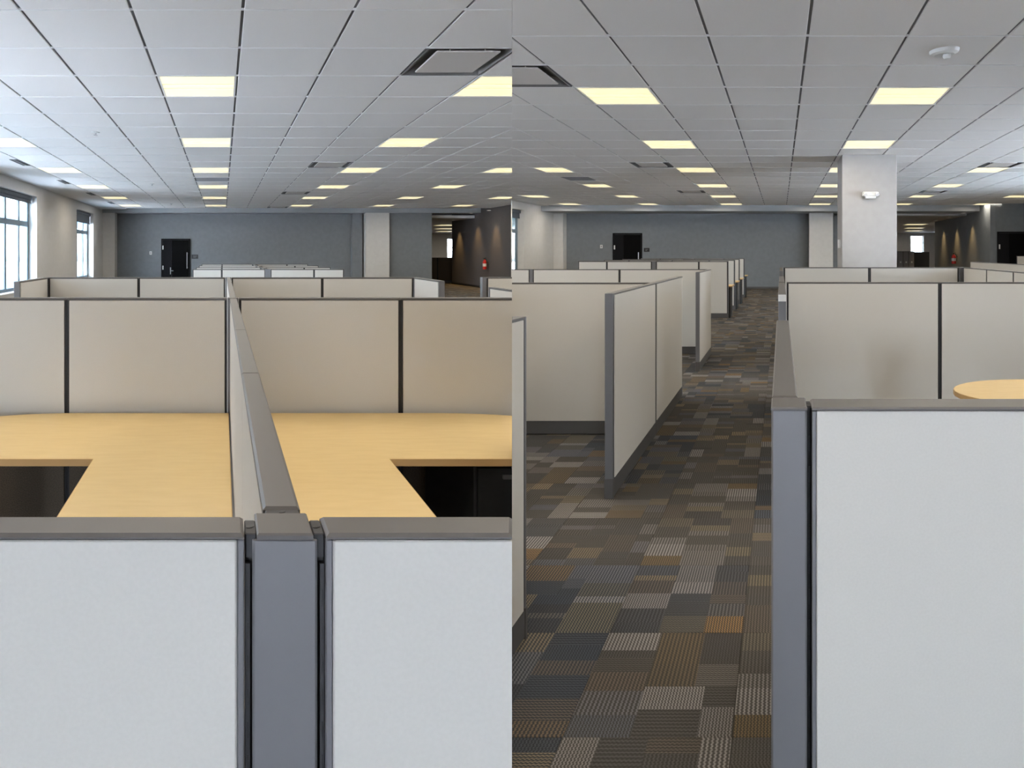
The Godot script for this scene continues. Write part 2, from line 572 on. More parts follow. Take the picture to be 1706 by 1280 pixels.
func window(w, u: float, outw: float, d0: float, d1: float, y0: float, y1: float, n: int, label: String):
	var c := at(w, u + outw * 0.26, (d0 + d1) / 2, y0)
	var t := thing("window_%d" % n, label, "", c, "", "structure")
	var a := minf(u + outw * 0.23, u + outw * 0.29)
	var b := a + 0.06
	var f := Geo.new()
	var k := 0.10
	f.block(plan(w, rect(1, d0, d0 + k, a, b)), y0, y1)
	f.block(plan(w, rect(1, d1 - k, d1, a, b)), y0, y1)
	f.block(plan(w, rect(1, d0 + k, d1 - k, a, b)), y0, y0 + k)
	f.block(plan(w, rect(1, d0 + k, d1 - k, a, b)), y1 - k, y1)
	part(t, "window_frame", f, M.winframe)
	var ty := lerpf(y0, y1, 0.70)
	part(t, "transom", slab(w, rect(1, d0 + k, d1 - k, a, b), ty - 0.07, ty + 0.07), M.winframe)
	var cols := [d0 + k, lerpf(d0, d1, 0.36), lerpf(d0, d1, 0.72), d1 - k]
	for i in [1, 2]:
		part(t, "mullion", slab(w, rect(1, cols[i] - 0.06, cols[i] + 0.06, a, b), y0 + k, y1 - k), M.winframe)
	for i in 3:
		for s in [[y0 + k, ty - 0.07], [ty + 0.07, y1 - k]]:
			part(t, "pane", slab(w, rect(1, cols[i] + (0.06 if i > 0 else 0.0), cols[i + 1] - (0.06 if i < 2 else 0.0), a + 0.025, a + 0.031), s[0], s[1]), M.dimming_glass if (w.side < 0 and d0 > 6.0) or d0 > 10.0 else M.glass)
	part(t, "window_sill", slab(w, rect(1, d0 + 0.002, d1 - 0.002, minf(u - outw * 0.02, u + outw * 0.2), maxf(u - outw * 0.02, u + outw * 0.2)), y0, y0 + 0.025, 0.004), M.white)

func blind(w, u: float, outw: float, d0: float, d1: float, y1: float, drop: float, label: String):
	var t := thing("roller_blind", label, "blind", at(w, u + outw * 0.15, (d0 + d1) / 2, y1 - drop), "roller blinds at the window heads")
	var a := minf(u + outw * 0.10, u + outw * 0.19)
	part(t, "cassette", slab(w, rect(1, d0 + 0.01, d1 - 0.01, a, a + 0.09, 0.02), y1 - 0.11, y1 - 0.004, 0.01, 0.01), M.blind)
	part(t, "shade", slab(w, rect(1, d0 + 0.03, d1 - 0.03, a + 0.04, a + 0.045), y1 - drop + 0.03, y1 - 0.11), M.blind)
	part(t, "hem_bar", slab(w, rect(1, d0 + 0.03, d1 - 0.03, a + 0.033, a + 0.052), y1 - drop, y1 - drop + 0.03), M.blind)

func door(w, n: int, u0: float, u1: float, d: float, top: float, label: String):
	var t := thing("door_%d" % n, label, "", at(w, (u0 + u1) / 2, d), "", "structure")
	var f := Geo.new()
	for r in [[u0, u0 + 0.06], [u1 - 0.06, u1]]:
		f.block(plan(w, rect(0, r[0], r[1], d - 0.05, d)), 0.0, top)
	f.block(plan(w, rect(0, u0 + 0.06, u1 - 0.06, d - 0.05, d)), top - 0.06, top)
	part(t, "door_frame", f, M.doorleaf)
	var um := lerpf(u0, u1, 0.36)
	var l1 := part(t, "side_leaf", slab(w, rect(0, u0 + 0.065, um - 0.004, d - 0.03, d - 0.002), 0.01, top - 0.065), M.doorleaf)
	var l2 := part(t, "main_leaf", slab(w, rect(0, um + 0.004, u1 - 0.065, d - 0.04, d - 0.002), 0.01, top - 0.065), M.door)
	for y in [0.75, 1.62]:
		part(l1, "hinge", slab(w, rect(0, u0 + 0.05, u0 + 0.10, d - 0.055, d - 0.03), y, y + 0.17), M.plastic)
	var g := Geo.new()
	var q := at(w, um - 0.05, d - 0.07)
	g.bar(Vector3(q.x, 0.55, q.z), Vector3(q.x, 0.85, q.z), 0.02)
	g.bar(Vector3(q.x, 0.70, q.z), Vector3(q.x + 0.12, 0.70, q.z), 0.018)
	part(l1, "lever", g, M.chrome)
	g = Geo.new()
	q = at(w, u1 - 0.14, d - 0.09)
	g.bar(Vector3(q.x, 0.8, q.z), Vector3(q.x, 1.5, q.z), 0.02)
	for y in [0.85, 1.45]:
		g.bar(Vector3(q.x, y, q.z), Vector3(q.x, y, q.z - 0.05), 0.012)
	part(l2, "pull_bar", g, M.chrome)

func sign_plate(w, u0: float, u1: float, d: float, y0: float, y1: float, label: String):
	var t := thing("door_sign", label, "sign", at(w, (u0 + u1) / 2, d, y0))
	part(t, "plate", slab(w, rect(0, u0, u1, d - 0.012, d), y0, y1, 0.003, 0.003), M.black)
	for k in 2:
		var y := lerpf(y0, y1, 0.62 - 0.28 * k)
		part(t, "lettering", slab(w, rect(0, u0 + 0.06, u1 - 0.06 - 0.04 * k, d - 0.014, d - 0.012), y - 0.006, y + 0.006), M.grille)

func switch_plate(w, u: float, d: float, y: float, label: String):
	var t := thing("wall_switch", label, "switch", at(w, u, d, y - 0.07))
	part(t, "plate", slab(w, rect(0, u - 0.05, u + 0.05, d - 0.01, d), y - 0.07, y + 0.07, 0.003, 0.003), M.plastic)
	part(t, "rocker", slab(w, rect(0, u - 0.02, u + 0.02, d - 0.018, d - 0.01), y - 0.035, y + 0.035, 0.003, 0.003), M.grille)

func extinguisher(p: Vector3, side: Vector3, label: String):
	var t := thing("fire_extinguisher", label, "fire extinguisher", p)
	var g := Geo.new()
	g.lathe(p, [[0.0, 0.0], [0.07, 0.0], [0.08, 0.02], [0.08, 0.30], [0.06, 0.36], [0.025, 0.39], [0.025, 0.41], [0.0, 0.41]], 16)
	var b := part(t, "cylinder", g, M.red)
	g = Geo.new()
	g.lathe(p, [[0.0815, 0.12], [0.0815, 0.24]], 16)
	part(b, "paper_label", g, M.plastic)
	g = Geo.new()
	g.bar(p + Vector3(0, 0.41, 0), p + Vector3(0, 0.46, 0), 0.02)
	g.bar(p + Vector3(-0.07, 0.45, 0.02), p + Vector3(0.07, 0.47, 0.02), 0.012)
	part(t, "valve", g, M.black)
	g = Geo.new()
	g.bar(p + Vector3(0.03, 0.44, 0.03), p + Vector3(0.10, 0.36, 0.04), 0.011)
	g.bar(p + Vector3(0.10, 0.36, 0.04), p + Vector3(0.10, 0.12, 0.04), 0.011)
	part(t, "hose", g, M.black)
	g = Geo.new()
	g.bar(p + Vector3(0, 0.3, 0), p + Vector3(0, 0.3, 0) + side * 0.16, 0.015)
	part(t, "bracket", g, M.black)

func downlight(w, u: float, d: float, y: float, label: String, energy: float, lean: float):
	var p := at(w, u, d, y)
	var t := thing("downlight", label, "downlight", p, "small round downlights")
	var g := Geo.new()
	g.lathe(p, [[0.06, -0.004], [0.085, -0.004], [0.085, 0.006], [0.0, 0.006]], 16)
	part(t, "ring", g, M.tee)
	g = Geo.new()
	g.lathe(p, [[0.0, -0.001], [0.06, -0.001], [0.06, 0.004]], 16)
	part(t, "lens", g, M.lamp)
	if energy > 0.0:
		var l := SpotLight3D.new()
		l.name = numbered("downlight_source")
		l.position = p + Vector3(0, -0.02, 0)
		l.rotation_degrees = Vector3(-90, 0, 0)
		l.spot_angle = 32.0
		l.spot_angle_attenuation = 0.9
		l.spot_range = 8.0
		l.light_energy = energy
		l.light_color = Color(1.0, 0.82, 0.55)
		l.light_size = 0.04
		l.shadow_enabled = true
		add_child(l)

const LAMP_E := 2.0
const ORD := ["first", "second", "third", "fourth", "fifth", "sixth", "seventh", "eighth"]

func _ready():
	rng.seed = 5
	# ---- camera ----
	var cam := Camera3D.new()
	cam.name = "camera"
	cam.position = Vector3(0, EYE, 0)
	var near := 0.05
	cam.set_frustum(near * 1280.0 / 1030.0, Vector2(0, near * (420.5 - 640.0) / 1030.0), near, 200.0)
	add_child(cam)
	cam.current = true
	# ---- sky and exposure ----
	var env := Environment.new()
	env.background_mode = Environment.BG_SKY
	var sky := Sky.new()
	var sm := ProceduralSkyMaterial.new()
	sm.sky_top_color = Color(0.80, 0.88, 0.98)
	sm.sky_horizon_color = Color(0.90, 0.95, 1.0)
	sm.ground_horizon_color = Color(0.80, 0.84, 0.88)
	sm.ground_bottom_color = Color(0.55, 0.57, 0.58)
	sm.sky_energy_multiplier = 4.0
	sm.ground_energy_multiplier = 1.6
	sky.sky_material = sm
	env.sky = sky
	env.ambient_light_source = Environment.AMBIENT_SOURCE_DISABLED
	env.tonemap_mode = Environment.TONE_MAPPER_LINEAR
	env.tonemap_exposure = 1.25
	env.sdfgi_enabled = true
	env.ssao_enabled = true
	env.ssil_enabled = true
	var we := WorldEnvironment.new()
	we.name = "environment"
	we.environment = env
	add_child(we)
	# ---- sun: high, from the right, so that it lights the ground outside and stays out of the rooms in view ----
	var sun := DirectionalLight3D.new()
	sun.name = "sun"
	sun.look_at_from_position(Vector3(0.9, 2.0, 0.25), Vector3.ZERO)
	sun.light_energy = 26.0
	sun.light_color = Color(1.0, 1.0, 1.0)
	sun.light_angular_distance = 1.0
	sun.shadow_enabled = true
	sun.sky_mode = DirectionalLight3D.SKY_MODE_LIGHT_ONLY
	add_child(sun)
	make_materials()
	build_shell()
	build_floors()
	build_ceilings()
	build_left()
	build_right()
	build_far()

func build_shell():
	# window wall of the left wing
	var wins := [[3.1, 5.4], [6.3, 9.1], [9.9, 12.7], [14.1, 16.9], [21.5, 24.3]]  # first three are out of view, placed to light the left ceiling
	window_wall(WL, -5.08, -1.0, 0.30, 0.0, 27.0, wins, 0.5, 3.02, "pale plastered window wall along the left side")
	for i in 5:
		window(WL, -5.08, -1.0, wins[i][0], wins[i][1], 0.5, 3.02, i + 1, ["nearest unseen tall window on the left, placed to light the ceiling", "second unseen tall window on the left, placed to light the ceiling", "third unseen tall window on the left, placed to light the ceiling", "tall window at the left edge of the picture", "narrow looking far window beside the dark back wall"][i])
	blind(WL, -5.08, -1.0, 14.1, 16.9, 3.02, 0.20, "dark grey roller blind on the window at the left edge")
	blind(WL, -5.08, -1.0, 21.5, 24.3, 3.02, 0.42, "dark grey roller blind on the far window by dark wall")
	# window wall of the right wing, its far end only
	window_wall(WR, -9.3, -1.0, 0.30, 21.0, 26.0, [[20.0, 22.4]], 0.5, 3.02, "pale plastered window wall left of the aisle view")
	window(WR, -9.3, -1.0, 20.0, 22.4, 0.5, 3.02, 7, "window cut by the seam left of the aisle view")
	blind(WR, -9.3, -1.0, 20.0, 22.4, 3.02, 0.30, "grey roller blind on the window left of aisle view")
	# back walls
	var g := slab(WL, rect(0, -5.4, 7.0, 26.8, 27.1), 0.0, CEIL)
	var wb := structure("wall_back", g, M.accent, "long grey blue accent wall behind the left cubicles")
	part(wb, "pale_return", slab(WL, rect(0, -5.08, -4.57, 26.2, 26.8), 0.0, CEIL), M.wall)
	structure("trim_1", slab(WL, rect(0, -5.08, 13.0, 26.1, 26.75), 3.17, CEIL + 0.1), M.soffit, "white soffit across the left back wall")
	structure("column", slab(WL, rect(0, 6.05, 7.05, 26.12, 26.8, 0.01), 0.0, 3.17), M.wall, "pale square column in front of the left grey wall", "column")
	structure("column", slab(WL, rect(0, 5.55, 5.98, 26.45, 26.8), 0.0, 3.17), M.accent, "grey pilaster beside the pale column on left", "column")
	structure("wall_back", slab(WL, rect(0, 7.06, 8.9, 26.3, 26.6), 0.0, 3.17), M.accent, "grey wall between pale column and dark corridor")
	door(WL, 1, -2.66, -1.40, 26.8, 2.09, "black double door in the left grey wall")
	sign_plate(WL, -1.34, -1.06, 26.8, 1.22, 1.40, "small black sign beside the left black door")
	switch_plate(WL, -3.12, 26.8, 1.47, "white switch plate left of the left black door")
	# right wing back wall
	g = slab(WR, rect(0, -9.6, 3.5, 25.7, 26.0), 0.0, CEIL)
	var rb := structure("wall_back", g, M.accent, "long grey accent wall at the end of the aisle")
	part(rb, "pale_end", slab(WR, rect(0, -9.3, -8.9, 25.3, 25.7), 0.0, CEIL), M.wall)
	structure("baseboard_back", slab(WR, rect(0, -8.9, 3.5, 25.68, 25.7), 0.0, 0.07), M.kick, "dark baseboard below the grey wall at aisle end")
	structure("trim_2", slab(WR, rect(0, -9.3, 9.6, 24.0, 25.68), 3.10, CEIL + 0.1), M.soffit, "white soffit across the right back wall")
	structure("column", slab(WR, rect(0, 1.16, 2.13, 25.1, 25.68, 0.01), 0.0, 3.10), M.wall, "pale pilaster on the grey wall left of big column", "column")
	door(WR, 2, -6.97, -5.75, 25.7, 2.30, "black double door seen left of the aisle end")
	sign_plate(WR, -5.68, -5.45, 25.7, 1.52, 1.68, "small black sign beside black door left of aisle")
	switch_plate(WR, -7.45, 25.7, 1.74, "white switch plate left of door near the aisle")
	# walls out of the picture that close the floor
	var unseen_rwin := []
	unseen_rwin = [[5.4, 8.8], [11.6, 15.2]]  # out of view, placed and sized to light the right wing ceiling
	window_wall(WR, 9.3, 1.0, 0.30, 0.0, 23.0, unseen_rwin, 0.08, 3.02, "unseen pale window wall of the right wing, set close to light the ceiling", "wall_right")
	for i in 2:
		window(WR, 9.3, 1.0, unseen_rwin[i][0], unseen_rwin[i][1], 0.08, 3.02, 14 + i, "%s unseen window of the right wall, placed to light the ceiling" % ORD[i])
	var rear := Geo.new()
	var xs := [-5.4, -4.2, -3.1, -0.9, 0.2, 2.4, 3.5, 6.0, 7.1, 9.6]  # piers and unseen openings, sized for light on ceiling and near panels
	for i in xs.size() - 1:
		var p := PackedVector2Array([Vector2(xs[i], 4.0), Vector2(xs[i + 1], 4.0), Vector2(xs[i + 1], 4.3), Vector2(xs[i], 4.3)])
		if i % 2 == 0:
			rear.block(p, 0.0, CEIL + 0.14)
		else:
			rear.block(p, 0.0, 0.08)
			rear.block(p, 1.5, CEIL + 0.14)
	structure("wall_rear", rear, M.wall, "unseen pale window wall behind the camera, lights ceiling and near panels")
	for i in 4:
		unseen_rear_window(xs[i * 2 + 1], xs[i * 2 + 2], 8 + i)
	structure("wall_left", slab(W0, [Vector2(-5.38, -4.3), Vector2(-5.08, -4.3), Vector2(-5.08, 0), Vector2(-5.38, 0)], 0.0, CEIL + 0.14), M.wall, "pale wall left of the camera")
	structure("wall_right", slab(W0, [Vector2(9.3, -4.3), Vector2(9.6, -4.3), Vector2(9.6, 0), Vector2(9.3, 0)], 0.0, CEIL + 0.14), M.wall, "pale wall right of the camera")
	structure("wall_seam", slab(W0, [Vector2(-0.03, 21.4), Vector2(0.0, 21.4), Vector2(0.0, 52.0), Vector2(-0.03, 52.0)], 0.0, CEIL + 0.14), M.wall, "thin wall closing the left wing beyond the right wing window")
	# ground outside, made pale and bright to bounce sunlight onto the ceilings
	var gr := Geo.new()
	gr.block(PackedVector2Array([Vector2(-120, -120), Vector2(120, -120), Vector2(120, 120), Vector2(-120, 120)]), -0.6, -0.35)
	structure("ground", gr, M.outside, "pale ground outside, bounces daylight through the windows to the ceilings")

func unseen_rear_window(x0: float, x1: float, n: int):  # out of view, kept low so it lights the ceiling more than panels
	var t := thing("window_%d" % n, "unseen wide low window behind the camera, lights ceiling and near panels", "", Vector3((x0 + x1) / 2, 0.08, 4.25), "", "structure")
	var f := Geo.new()
	var q := func(a, b): return PackedVector2Array([Vector2(a, 4.2), Vector2(b, 4.2), Vector2(b, 4.26), Vector2(a, 4.26)])
	for k in 4:
		var c := lerpf(x0 + 0.03, x1 - 0.03, k / 3.0)
		f.block(q.call(c - 0.03, c + 0.03), 0.08, 1.5)
	f.block(q.call(x0, x1), 0.08, 0.13)
	f.block(q.call(x0, x1), 1.45, 1.5)
	part(t, "window_frame", f, M.winframe)

func build_floors():
	var g := Geo.new()
	g.block(PackedVector2Array([Vector2(-5.38, 0), Vector2(9.6, 0), Vector2(9.6, 4.3), Vector2(-5.38, 4.3)]), -0.34, 0.0)
	structure("floor", g, M.subfloor, "dark carpeted floor behind the camera")
	var S := 0.525
	var cell := 1.0 / TILE_N
	for w in [WL, WR]:
		var left: bool = w.side < 0
		var root := structure("floor", slab(w, [Vector2(-5.38, 0), Vector2(26, 0), Vector2(26, 52), Vector2(-5.38, 52)] if left else [Vector2(-9.6, 0), Vector2(9.6, 0), Vector2(9.6, 23), Vector2(15.2, 23), Vector2(15.2, 52), Vector2(-9.6, 52)], -0.34, -0.006), M.subfloor, "patchwork carpet of the left wing" if left else "patchwork striped carpet of the right wing aisle")
		var far := Geo.new()
		var near_n := 0
		for j in range(-7, 96):
			var d0 := 1.387 + S * (j - 1)
			if d0 < 0.0 or d0 > 47.0:
				continue
			for i in range(-18, 42):
				var u0 := -0.15 + S * i
				if u0 < (-5.3 if left else -9.5) or u0 > (20.0 if left else (9.0 if d0 < 23.0 else 12.6)) or (d0 > 26.0 and u0 < 2.0):
					continue
				var p := plan(w, rect(0, u0 + 0.0006, u0 + S - 0.0006, d0 + 0.0006, d0 + S - 0.0006))
				if p.size() < 3:
					continue
				var ti := rng.randi() % (TILE_N * TILE_N)
				var flip := rng.randi() % 2
				var tg := Geo.new()
				var near_tile: bool = not left and d0 > 1.2 and d0 < 14.0 and u0 > -3.1 and u0 < 0.4 and near_n < 300
				tg.block(p, -0.006, 0.0, 0.0008 if near_tile else 0.0)
				for k in tg.v.size():
					var d := -tg.v[k].z
					var uu: float = tg.v[k].x - w.s * d
					var q := Vector2(clampf((uu - u0) / S, 0.005, 0.995), clampf((d - d0) / S, 0.005, 0.995))
					if flip == 1:
						q = Vector2.ONE - q
					tg.t[k] = (Vector2(ti % TILE_N, ti / TILE_N) + q) * cell
				if near_tile:
					near_n += 1
					part(root, "carpet_tile", tg, M.carpet)
				else:
					far.v.append_array(tg.v)
					far.n.append_array(tg.n)
					far.t.append_array(tg.t)
		var fo := part(root, "far_carpet_tiles", far, M.carpet)
		fo.set_meta("kind", "stuff")

var lus := []
var rus := []

func build_ceilings():
	# grid lines across each wing, in metres
	for x in [-3.75, -2.975, -2.2, -1.418, -0.64, 0.141, 0.922, 1.703, 2.475, 3.25, 3.98, 4.74, 5.5, 6.2, 6.95, 7.7, 8.4, 9.1, 9.85, 10.6, 11.35, 12.1]:
		lus.append(x * 1.0588)
	for x in [-8.5, -7.8, -7.1, -6.4, -5.7, -5.0, -4.36, -3.63, -2.875, -2.1335, -1.3515, -0.5735, 0.2125, 0.9945, 1.7765, 2.51, 3.25, 3.93, 4.62, 5.35, 6.1, 6.85, 7.6, 8.2, 8.78]:
		rus.append(x * 1.0588)
	var skip := {}
	var side_word := ["leftmost", "second", "third", "fourth", "fifth"]
	# row r of the grid starts behind the camera; the row index n of the fittings counts from d = 4.585 (left) and 5.139 (right)
	var lf := 4.585 - 0.8566 * 6
	var rf := 5.139 - 0.7994 * 7
	var todo := []
	for ci in 5:
		var k: int = [0, 4, 8, 12, 16][ci]
		for ri in 8:
			var n := -6 + ri * 4
			if ri == 0:
				n = -5
			var r := n + 6
			var d0 := lf + 0.8566 * r
			if at(WL, lus[k], d0).x > -0.02:
				continue
			skip[Vector2i(k, r)] = true
			todo.append([lus[k], lus[k + 1], d0, d0 + 0.8566, "left wing ceiling light, %s from camera in the %s column from the windows" % [ORD[ri], side_word[ci]]])
	for a in todo:
		troffer(WL, a[0], a[1], a[2], a[3], a[4])
	for a in [[7, 1, "large plaque diffuser cut by the seam at top of left wing"], [7, 9, "second plaque diffuser in the left wing ceiling"], [7, 16, "third plaque diffuser in the left wing ceiling"], [7, 23, "farthest plaque diffuser in the left wing ceiling"]]:
		skip[Vector2i(a[0], a[1] + 6)] = true
		var d0: float = lf + 0.8566 * (a[1] + 6)
		plaque(WL, lus[a[0]], lus[a[0] + 1], d0, d0 + 0.8566, a[2])
	skip[Vector2i(4, 18)] = true
	grille(WL, lus[4], lus[5], lf + 0.8566 * 18, lf + 0.8566 * 19, "grey grille between two lights of the central column, left wing")
	make_ceiling(WL, lus, lf, 0.8566, 30, skip, -5.08, "white tile ceiling of the left wing", "left")
	for i in 4:
		var d0: float = [11.97, 15.4, 18.65, 22.1][i]
		slot_vent(WL, -4.14, -3.985, d0, d0 + 0.86, "black slot vent beside the window wall, %s from camera" % ORD[i])
	sprinkler(WL, -1.9, 9.25, "sprinkler head nearest the camera in left wing ceiling")
	sprinkler(WL, -1.85, 16.2, "second sprinkler head in the left wing ceiling")
	sprinkler(WL, -1.9, 22.8, "farthest sprinkler head in the left wing ceiling")
	# right wing
	var rskip := {}
	for ci in 6:
		var k: int = [1, 5, 9, 13, 17, 21][ci]
		for ri in 8:
			var n := -6 + ri * 4
			var r := n + 7
			var d0 := rf + 0.7994 * r
			if d0 > 23.2 or at(WR, rus[k + 1], d0).x < 0.02 or d0 < -3.0:
				continue
			rskip[Vector2i(k, r)] = true
			troffer(WR, rus[k], rus[k + 1], d0, d0 + 0.7994, "right wing ceiling light, %s from camera in the %s column from the left" % [ORD[ri], ORD[ci]])
	for a in [[8, 1, "plaque diffuser cut by the seam at top of right wing"], [8, 9, "plaque diffuser right of the pale tile in right wing"], [8, 16, "far plaque diffuser in the right wing ceiling"], [17, 9, "plaque diffuser right of the big column in the ceiling"], [17, 16, "far plaque diffuser right of the big column"]]:
		rskip[Vector2i(a[0], a[1] + 7)] = true
		var d0: float = rf + 0.7994 * (a[1] + 7)
		plaque(WR, rus[a[0]], rus[a[0] + 1], d0, d0 + 0.7994, a[2])
	rskip[Vector2i(5, 19)] = true
	grille(WR, rus[5], rus[6], rf + 0.7994 * 19, rf + 0.7994 * 20, "grey grille between two lights in the right wing ceiling")
	make_ceiling(WR, rus, rf, 0.7994, 30, rskip, -9.3, "white tile ceiling of the right wing", "right")
	# smoke detector
	var p := at(WR, 1.455, 5.5, CEIL)
	var t := thing("smoke_detector", "round white smoke detector on the ceiling at top right", "smoke detector", p)
	var g := Geo.new()
	g.lathe(p, [[0.0, -0.045], [0.075, -0.045], [0.105, -0.03], [0.112, -0.012], [0.112, 0.0], [0.0, 0.0]], 32)
	part(t, "base", g, M.plastic)
	g = Geo.new()
	g.lathe(p + Vector3(0.01, 0, 0.02), [[0.0, -0.085], [0.022, -0.085], [0.03, -0.07], [0.03, -0.045], [0.0, -0.045]], 20)
	part(t, "sensor_nub", g, M.plastic)
	# cover behind the camera
	g = Geo.new()
	g.block(PackedVector2Array([Vector2(-5.4, 4.3), Vector2(9.6, 4.3), Vector2(9.6, -0.7), Vector2(-5.4, -0.7)]), CEIL + 0.14, CEIL + 0.26)
	structure("ceiling", g, M.tile, "plain white ceiling behind the camera")
	g = Geo.new()
	g.block(PackedVector2Array([Vector2(-40, -26.9), Vector2(40, -26.9), Vector2(40, -53), Vector2(-40, -53)]), CEIL + 0.14, CEIL + 0.26)
	structure("ceiling", g, M.white, "roof slab over the far halls")

func build_left():
	var h := 1.28
	var near_g := "panels of the nearest left cubicles"
	# nearest row, right in front of the camera
	panel(WL, 0, -1.25, 0.0174, 0.4832, 0.515, h, "white fabric panel in the lower left foreground", near_g, {"edge": 0.0055, "gap": 0.0008, "cap": 0.004})
	panel(WL, 0, 0.0802, 1.35, 0.4832, 0.515, h, "white fabric panel in foreground right of the grey post", near_g, {"edge": 0.0055, "gap": 0.0008, "cap": 0.004})
	var t := thing("panel_post", "grey junction post in the left foreground with black gaps", "panel post", at(WL, 0.0488, 0.5))
	part(t, "cover_plate", slab(WL, rect(0, 0.0232, 0.0742, 0.4832, 0.489, 0.002), 0.0, h - 0.0055, 0.0006), M.trim)
	part(t, "core", slab(WL, rect(0, 0.018, 0.0795, 0.491, 0.513), 0.0, h - 0.012), M.black)
	part(t, "top_cap", slab(WL, rect(0, 0.0268, 0.0708, 0.4828, 0.5225), h - 0.0048, h, 0.0014), M.metal)
	for sgn in [[0.0178, 0.0214], [0.0766, 0.0798]]:
		var sl := part(t, "slotted_channel", slab(WL, rect(0, sgn[0], sgn[1], 0.4865, 0.491), 0.0, h - 0.025), M.frame)
		for k in 26:
			var y := h - 0.045 - k * 0.026
			part(sl, "slot", slab(WL, rect(0, sgn[0] + 0.0012, sgn[1] - 0.0010, 0.4861, 0.4866), y - 0.013, y), M.black)
	connector(t, WL, 0.0222, 0.4990, 0.0045, 0.0125, h)
	connector(t, WL, 0.0757, 0.4990, 0.0044, 0.0125, h)
	connector(t, WL, 0.0508, 0.5275, 0.0145, 0.0040, h)
	# divider running away from the camera
	var dv := "divider panels between the two left desks"
	panel(WL, 1, 0.5325, 1.127, 0.0357, 0.0657, h, "nearest divider panel between the two left desks", dv, {"gap": 0.005})
	panel(WL, 1, 1.127, 1.757, 0.0357, 0.0657, h, "middle divider panel between the two left desks", dv, {"gap": 0.005})
	panel(WL, 1, 1.757, 2.94, 0.0357, 0.0657, h, "far divider panel between the two left desks", dv, {"gap": 0.005})
	panel(WL, 1, 3.03, 5.38, 0.0357, 0.0657, h, "divider panel behind the second row of the left wing", dv, {"gap": 0.005})
	# second row
	var r2 := "panels of the second left row"
	var xs := [-2.36, -1.545, -0.752, 0.022]
	for i in 3:
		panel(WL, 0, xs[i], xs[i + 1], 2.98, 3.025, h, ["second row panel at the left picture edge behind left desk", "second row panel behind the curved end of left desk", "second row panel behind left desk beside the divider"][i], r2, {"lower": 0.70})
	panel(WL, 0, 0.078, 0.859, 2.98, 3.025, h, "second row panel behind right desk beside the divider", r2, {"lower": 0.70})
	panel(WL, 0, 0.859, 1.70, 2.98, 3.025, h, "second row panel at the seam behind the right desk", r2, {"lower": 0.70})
	post(WL, 0.024, 0.076, 2.975, 3.03, h, "dark post where divider meets the second left row")
	panel(WL, 1, 3.03, 3.92, 1.69, 1.735, h, "short return panel at the seam behind second left row", r2, {"end1": true})
	panel(WL, 1, 3.03, 3.92, -1.60, -1.555, h, "short return panel behind second left row at window side", r2, {"end1": true})
	# third row
	var r3 := "panels of the third left row"
	xs = [-1.52, -0.734, 0.022]
	for i in 2:
		panel(WL, 0, xs[i], xs[i + 1], 5.40, 5.445, h, ["third row panel at the window end", "third row panel left of the divider"][i], r3)
	xs = [0.078, 0.87, 1.665]
	for i in 2:
		panel(WL, 0, xs[i], xs[i + 1], 5.40, 5.445, h, ["third row panel right of the divider", "third row panel at the corridor end"][i], r3)
	post(WL, 0.024, 0.076, 5.395, 5.45, h, "grey post where divider meets the third left row")
	post(WL, -1.572, -1.522, 5.40, 5.45, h, "corner post of the third left row at the window end")
	post(WL, 1.668, 1.718, 5.40, 5.45, h, "corner post of the third left row at the corridor end")
	panel(WL, 1, 4.66, 5.395, -1.57, -1.525, h, "return panel of the third left row near the windows", r3, {"end0": true})
	panel(WL, 1, 4.79, 5.395, 1.67, 1.715, h, "return panel of the third left row near the corridor", r3, {"end0": true})
	# neighbour cluster at the seam
	panel(WL, 0, 2.33, 3.2, 5.45, 5.495, h, "panel across the corridor at the seam of left wing", r3, {})
	post(WL, 2.29, 2.33, 5.45, 5.5, h, "grey end post of the panel across the left corridor")
	# far cluster
	var hf := 1.12
	var rows := [14.0, 15.7, 17.7, 19.9]
	for i in 4:
		var d: float = rows[i]
		var us := [[-0.68, -0.02], [-0.02, 0.965], [1.087, 2.07], [2.07, 2.745]]
		for k in 4:
			panel(WL, 0, us[k][0], us[k][1], d, d + 0.05, hf, "%s panel from left in %s far row before the left grey wall" % [ORD[k], ["nearest", "second", "third", "last"][i]], "panels of the far left cluster", {"gap": 0.02, "cap": 0.02})
		post(WL, 0.97, 1.082, d - 0.002, d + 0.055, hf, "wide grey post in the %s far row of the left wing" % ["nearest", "second", "third", "last"][i], "posts of the far left cluster")
		if i < 3:
			panel(WL, 1, d + 0.06, rows[i + 1] - 0.01, 1.0, 1.05, hf, "spine panel behind the %s far row of the left wing" % ["nearest", "second", "third"][i], "panels of the far left cluster", {"gap": 0.02, "cap": 0.02})
	# desks
	var top := 0.733
	var pl := [Vector2(0.026, 0.56), Vector2(0.026, 2.948), Vector2(-0.70, 2.948)]
	for k in 12:
		var a := (k + 1) / 12.0 * PI / 2
		pl.append(Vector2(-0.70 - 0.62 * sin(a), 2.62 + 0.328 * cos(a)))
	pl.append_array([Vector2(-1.32, 2.40), Vector2(-1.25, 2.296), Vector2(-0.479, 2.296), Vector2(-0.479, 0.56)])
	desk(WL, pl, top, "pale maple L-shaped desk left of the divider", [[-1.2, -1.17, 2.5, 2.8], [-0.45, -0.42, 0.56, 0.95]])
	var pr := [Vector2(0.072, 0.56), Vector2(0.618, 0.56), Vector2(0.618, 2.296), Vector2(1.60, 2.296), Vector2(1.68, 2.42)]
	for k in 12:
		var a := PI / 2 - k / 12.0 * PI / 2
		pr.append(Vector2(1.03 + 0.65 * sin(a), 2.60 + 0.348 * cos(a)))
	pr.append_array([Vector2(1.03, 2.948), Vector2(0.072, 2.948)])
